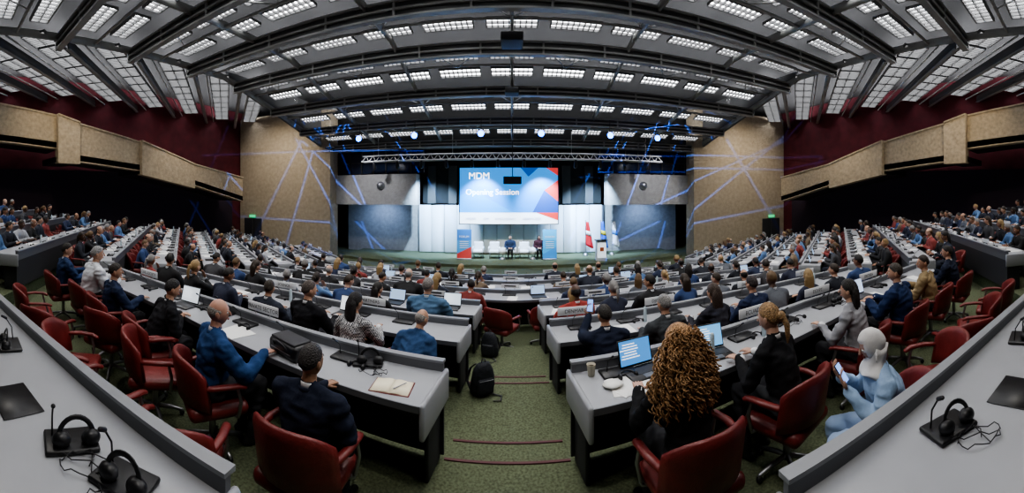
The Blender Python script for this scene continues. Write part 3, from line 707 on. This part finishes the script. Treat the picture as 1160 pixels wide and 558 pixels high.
# ------------------------------------------------------------ ceiling
def Zc(y): return 5.0 if y<11 else 5.0-(y-11)*.235
b=MB(); b.box((0,5.5,6.0),(36,38,.3),0)
for sx in(-1,1):
    b.prism([(sx*10.9,11,5.3),(sx*10.9,20,5.3),(sx*10.9,20,2.7),(sx*10.9,11,4.9)],(sx*.1,0,0),1)
b.box((0,20.9,4.3),(21.8,.15,3.0),0)
b.obj('ceiling',[M_roof,M_steeld])
lv=MB()
def louver(c,L,Wd,rz,slope=0,ns=9):
    T=Matrix.Translation(c)@Matrix.Rotation(rz,4,'Z')@Matrix.Rotation(slope,4,'X')
    lv.add([(-L/2,-Wd/2,.07),(L/2,-Wd/2,.07),(L/2,Wd/2,.07),(-L/2,Wd/2,.07)],[(0,3,2,1)],0,False,T)
    for k in range(ns+1): lv.box((-L/2+L*k/ns,0,.03),(.03,Wd,.07),1,M=T)
    for sy in(-1,0,1): lv.box((0,sy*Wd/2,.03),(L,.04 if sy else .025,.10),1,M=T)
y=1.15
while y<19.0:
    for off in(.72,1.78):
        for k in range(-5,6):
            yy=y+off
            if yy<19.4: louver((k*1.9,yy,Zc(yy)+.06),1.50,.52,0,-.23 if yy>11 else 0,9)
    y+=2.6
for sx in(-1,1):
    s=-5.0
    while s<16:
        ddx,ddy=.70,.71
        for k in range(8):
            q=.7+k*1.1; px=sx*(10.9+ddx*q); py=s+ddy*q
            if abs(px)<17.3 and py<18.6:
                louver((px,py,5.04),.95,.82,math.atan2(ddy,sx*ddx),0,7)
        s+=2.6
lv.obj('ceiling_louver_lights',[M_light,M_slat])
bm_=MB()
def beamX(y,z,x0,x1,h=.30):
    bm_.box(((x0+x1)/2,y,z),(x1-x0,.05,h),1)
    for dz in(-h/2,h/2): bm_.box(((x0+x1)/2,y,z+dz),(x1-x0,.20,.05),0)
    bm_.box(((x0+x1)/2,y-.06,z),(x1-x0,.07,.06),0)
    n=int((x1-x0)/1.9)
    for k in range(n+1): bm_.box((x0+(x1-x0)*k/n,y,z),(.06,.18,h),0)
y=1.15
while y<20:
    beamX(y,Zc(y)-.22,-10.9,10.9,.40 if y<14 else .32); y+=2.6
y=1.15
while y<20:
    bm_.tube([(-10.8,y+1.25,Zc(y+1)-.05),(10.8,y+1.25,Zc(y+1)-.05)],[.045]*2,0,8); y+=2.6
for x in(-10.9,-7.6,-3.8,0,3.8,7.6,10.9):
    for (ya,yb) in((-4,11),(11,20)):
        za=Zc(ya)+.0; zb=Zc(yb)
        bm_.tube([(x,ya,za),(x,yb,zb)],[(.06,.14)]*2,0,6,side=(1,0,0))
for k in range(7):
    ya=1.15+2.6*k
    for j in range(-5,6):
        x=j*1.9+.95
        if ya+1.3<20 and j<5: bm_.tube([(x,ya,Zc(ya)-.1),(x-.95*(1 if (j+k)%2 else -1),ya+1.3,Zc(ya+1.3)-.02)],[.022]*2,0,5)
for sx in(-1,1):
    s=-3.7
    while s<14:
        p0=Vector((sx*10.9,s,4.85)); p1=Vector((sx*17.4,s+6.5,4.85))
        if p1.y>18.8: 
            k=(18.8-s)/6.5; p1=p0.lerp(p1,k)
        sd=(p1-p0).cross(Vector((0,0,1))).normalized()
        bm_.tube([p0,p1],[(.05,.18)]*2,1,6,side=tuple(sd))
        bm_.tube([p0+Vector((0,0,-.18)),p1+Vector((0,0,-.18))],[(.09,.02)]*2,0,6,side=tuple(sd))
        bm_.tube([p0+Vector((0,.6,-.0)),p1+Vector((0,.6,-.0))],[.03]*2,0,6)
        s+=2.6
bm_.obj('ceiling_beams',[M_steel,M_steeld])
b=MB()
for dy,dz in((0,0),(.3,0),(.15,.30)): b.tube([(-7.9,18.2+dy,1.85+dz),(7.9,18.2+dy,1.85+dz)],[.04]*2,0,6)
for k in range(40):
    x=-7.9+.395*k
    b.tube([(x,18.2,1.85),(x+.2,18.35,2.15),(x+.395,18.2,1.85)],[.02]*3,0,5); b.tube([(x,18.2,1.85),(x+.395,18.5,1.85)],[.016]*2,0,5)
for x in(-7,-3,3,7): b.tube([(x,18.35,2.1),(x,18.35,3.3)],[.012]*2,0,5)
for k in range(12):
    x=-7.2+1.3*k; b.tube([(x,18.2,1.78),(x,18.3,1.50)],[.07,.10],1,10)
b.obj('lighting_truss',[mat('truss_aluminium',(.55,.55,.56),.4,metal=.3),M_black])
bl=emat('blue_spot_lens',(.01,.12,1),22)
for x in(-7.0,-4.30,-1.34,1.26,4.33,6.6):
    b=MB(); b.tube([(0,.22,.03),(0,0,0)],[.10,.14],0,14); b.tube([(0,-.02,0),(0,-.03,0)],[.135,.13],1,16); b.tube([(0,.1,.08),(0,.1,.7)],[.015]*2,0,6)
    for sx in(-1,1): b.tube([(sx*.15,.08,0),(sx*.15,.08,.16),(0,.09,.2)],[.012]*3,0,5)
    b.obj('stage_spotlight',[M_black,bl],(x,15.75,2.70))
for x,y,z,s in((0,9.9,4.2,1.0),(0,13.0,3.7,.8),(-9.5,17.5,2.6,.6)):
    b=MB(); b.rbox((0,0,0),(.6*s,.7*s,.24*s),0,.03); b.tube([(0,.35*s,0),(0,.45*s,0)],[.07*s,.06*s],1,12); b.tube([(0,0,.1),(0,0,.8)],[.025]*2,1,8); b.obj('ceiling_projector',[M_dark,M_black],(x,y,z))
b=MB(); b.box((0,0,0),(.8,.08,.34),0); b.tube([(0,0,.15),(.0,0,3.0)],[.02]*2,0,6); b.obj('hanging_monitor',[M_black],(.02,16.2,.70))
for sx in(-1,1):
    b=MB(); b.tube([(0,0,0),(0,-.04,0)],[.24,.24],0,24); b.tube([(0,-.05,0),(0,-.055,0)],[.21,.21],1,24); b.tube([(0,-.08,0),(0,-.08,.15)],[.01]*2,0,4); b.tube([(0,-.08,0),(.1,-.08,.04)],[.01]*2,0,4)
    b.obj('wall_clock',[M_metal,M_white],(sx*7.4,19.77,.6))
# ------------------------------------------------------------ lights
def light(tp,name,loc,en,col=(1,1,1),tgt=None,**k):
    L=bpy.data.lights.new(name,tp); L.energy=en; L.color=col
    for a,v in k.items(): setattr(L,a,v)
    o=bpy.data.objects.new(name,L); COL.objects.link(o); o.location=loc
    if tgt is not None: o.rotation_euler=(Vector(tgt)-Vector(loc)).to_track_quat('-Z','Y').to_euler()
    return o
for x in(-13,-6.5,0,6.5,13):
    for y in(.5,6,11.5):
        light('SPOT','ceiling_fill_light',(x,y,4.45 if y<11 else 4.2),330 if abs(x)<10 else 190,(1,.95,.87),(x,y,-3),spot_size=2.3,spot_blend=.9,shadow_soft_size=.18)  # added fill spots that help the louvers light the hall, no fixtures
for x in(-4.4,-1.6,1.6,4.4): light('SPOT','stage_wash_light',(x,18.9,1.3),3600,(.45,.70,1),(x*1.1,22,-2.1),spot_size=1.4,spot_blend=.7,shadow_soft_size=.08)
for x in(-3,3): light('SPOT','stage_front_fill',(x,15.0,2.3),1300,(1,.95,.88),(x*.5,20.2,-2.8),spot_size=.7,spot_blend=.8,shadow_soft_size=.08)  # added fill to brighten banners and panelists
light('SPOT','lectern_light',(4.0,15.5,2.3),700,(1,.95,.88),(5.0,20.2,-2.6),spot_size=.4,spot_blend=.8,shadow_soft_size=.08)
for sx in(-1,1):
    light('SPOT','pier_wash_light',(sx*13,15.6,4.2),520,(1,.88,.70),(sx*14,19.5,.4),spot_size=2.0,spot_blend=.9,shadow_soft_size=.1)
    light('SPOT','recess_wash_light',(sx*7.5,16.5,2.3),380,(.9,.92,1),(sx*7.8,20,-.2),spot_size=1.3,spot_blend=.9,shadow_soft_size=.1)
    light('SPOT','recess_fill_light',(sx*8,20.9,-.5),230,(.35,.55,1),(sx*8.2,22.4,-2.2),spot_size=2.6,spot_blend=.9,shadow_soft_size=.1)  # added fill under the band to lift the black recess wall
    for y in (4,11): light('SPOT','balcony_wash_light',(sx*12.3,y,4.4),210,(1,.85,.62),(sx*15.4,y+1.5,1.9),spot_size=1.8,spot_blend=1,shadow_soft_size=.1)
    src=Vector((sx*5.5,14.2,2.0)); tg=Vector((sx*10.2,20.0,-.7))
    o=light('SPOT','gobo_pattern_light',src,5500,(.25,.45,1),tg,spot_size=1.75,spot_blend=.05,shadow_soft_size=.01)
    L=o.data; L.use_nodes=True; nt=L.node_tree; em=nt.nodes['Emission']
    A=(tg-src).normalized(); U=A.cross(Vector((0,0,1))).normalized(); Vv=U.cross(A)
    tc=nt.nodes.new('ShaderNodeTexCoord'); last=None
    rg=random.Random(5)
    for k in range(15):
        a=rg.uniform(0,math.pi); N=U*math.cos(a)+Vv*math.sin(a)+A*rg.uniform(-.75,.75); N.normalize()
        vm=nt.nodes.new('ShaderNodeVectorMath'); vm.operation='DOT_PRODUCT'; vm.inputs[1].default_value=tuple(N)
        m1=nt.nodes.new('ShaderNodeMath'); m1.operation='ABSOLUTE'
        m3=nt.nodes.new('ShaderNodeMath'); m3.operation='LESS_THAN'; m3.inputs[1].default_value=.0055
        nt.links.new(tc.outputs['Normal'],vm.inputs[0]); nt.links.new(vm.outputs['Value'],m1.inputs[0]); nt.links.new(m1.outputs[0],m3.inputs[0])
        if last is None: last=m3
        else:
            mx=nt.nodes.new('ShaderNodeMath'); mx.operation='MAXIMUM'; nt.links.new(last.outputs[0],mx.inputs[0]); nt.links.new(m3.outputs[0],mx.inputs[1]); last=mx
    nt.links.new(last.outputs[0],em.inputs['Strength']); em.inputs['Color'].default_value=(.25,.45,1,1)
w=bpy.data.worlds.new('world'); SC.world=w; w.use_nodes=True; w.node_tree.nodes['Background'].inputs[0].default_value=(.02,.022,.03,1); w.node_tree.nodes['Background'].inputs[1].default_value=.3
# ------------------------------------------------------------ camera (cylindrical panorama like the stitched photo)
cam=bpy.data.cameras.new('camera'); co=bpy.data.objects.new('camera',cam); COL.objects.link(co)
co.location=(0,0,0); co.rotation_euler=(math.pi/2,0,0); cam.lens=12.88; cam.clip_start=.05; cam.clip_end=200
cam.type='PANO'
K=415.0
vals=dict(central_cylindrical_range_u_min=-580/K,central_cylindrical_range_u_max=580/K,central_cylindrical_range_v_min=-336/K,central_cylindrical_range_v_max=222/K,central_cylindrical_radius=1.0)
tg=cam.cycles if hasattr(cam,'cycles') and hasattr(cam.cycles,'panorama_type') else cam
tg.panorama_type='CENTRAL_CYLINDRICAL'
for k,v in vals.items():
    try: setattr(tg,k,v)
    except Exception as e: print('CAMERR',k,e)
SC.camera=co
print('OBJECTS',len(bpy.data.objects))
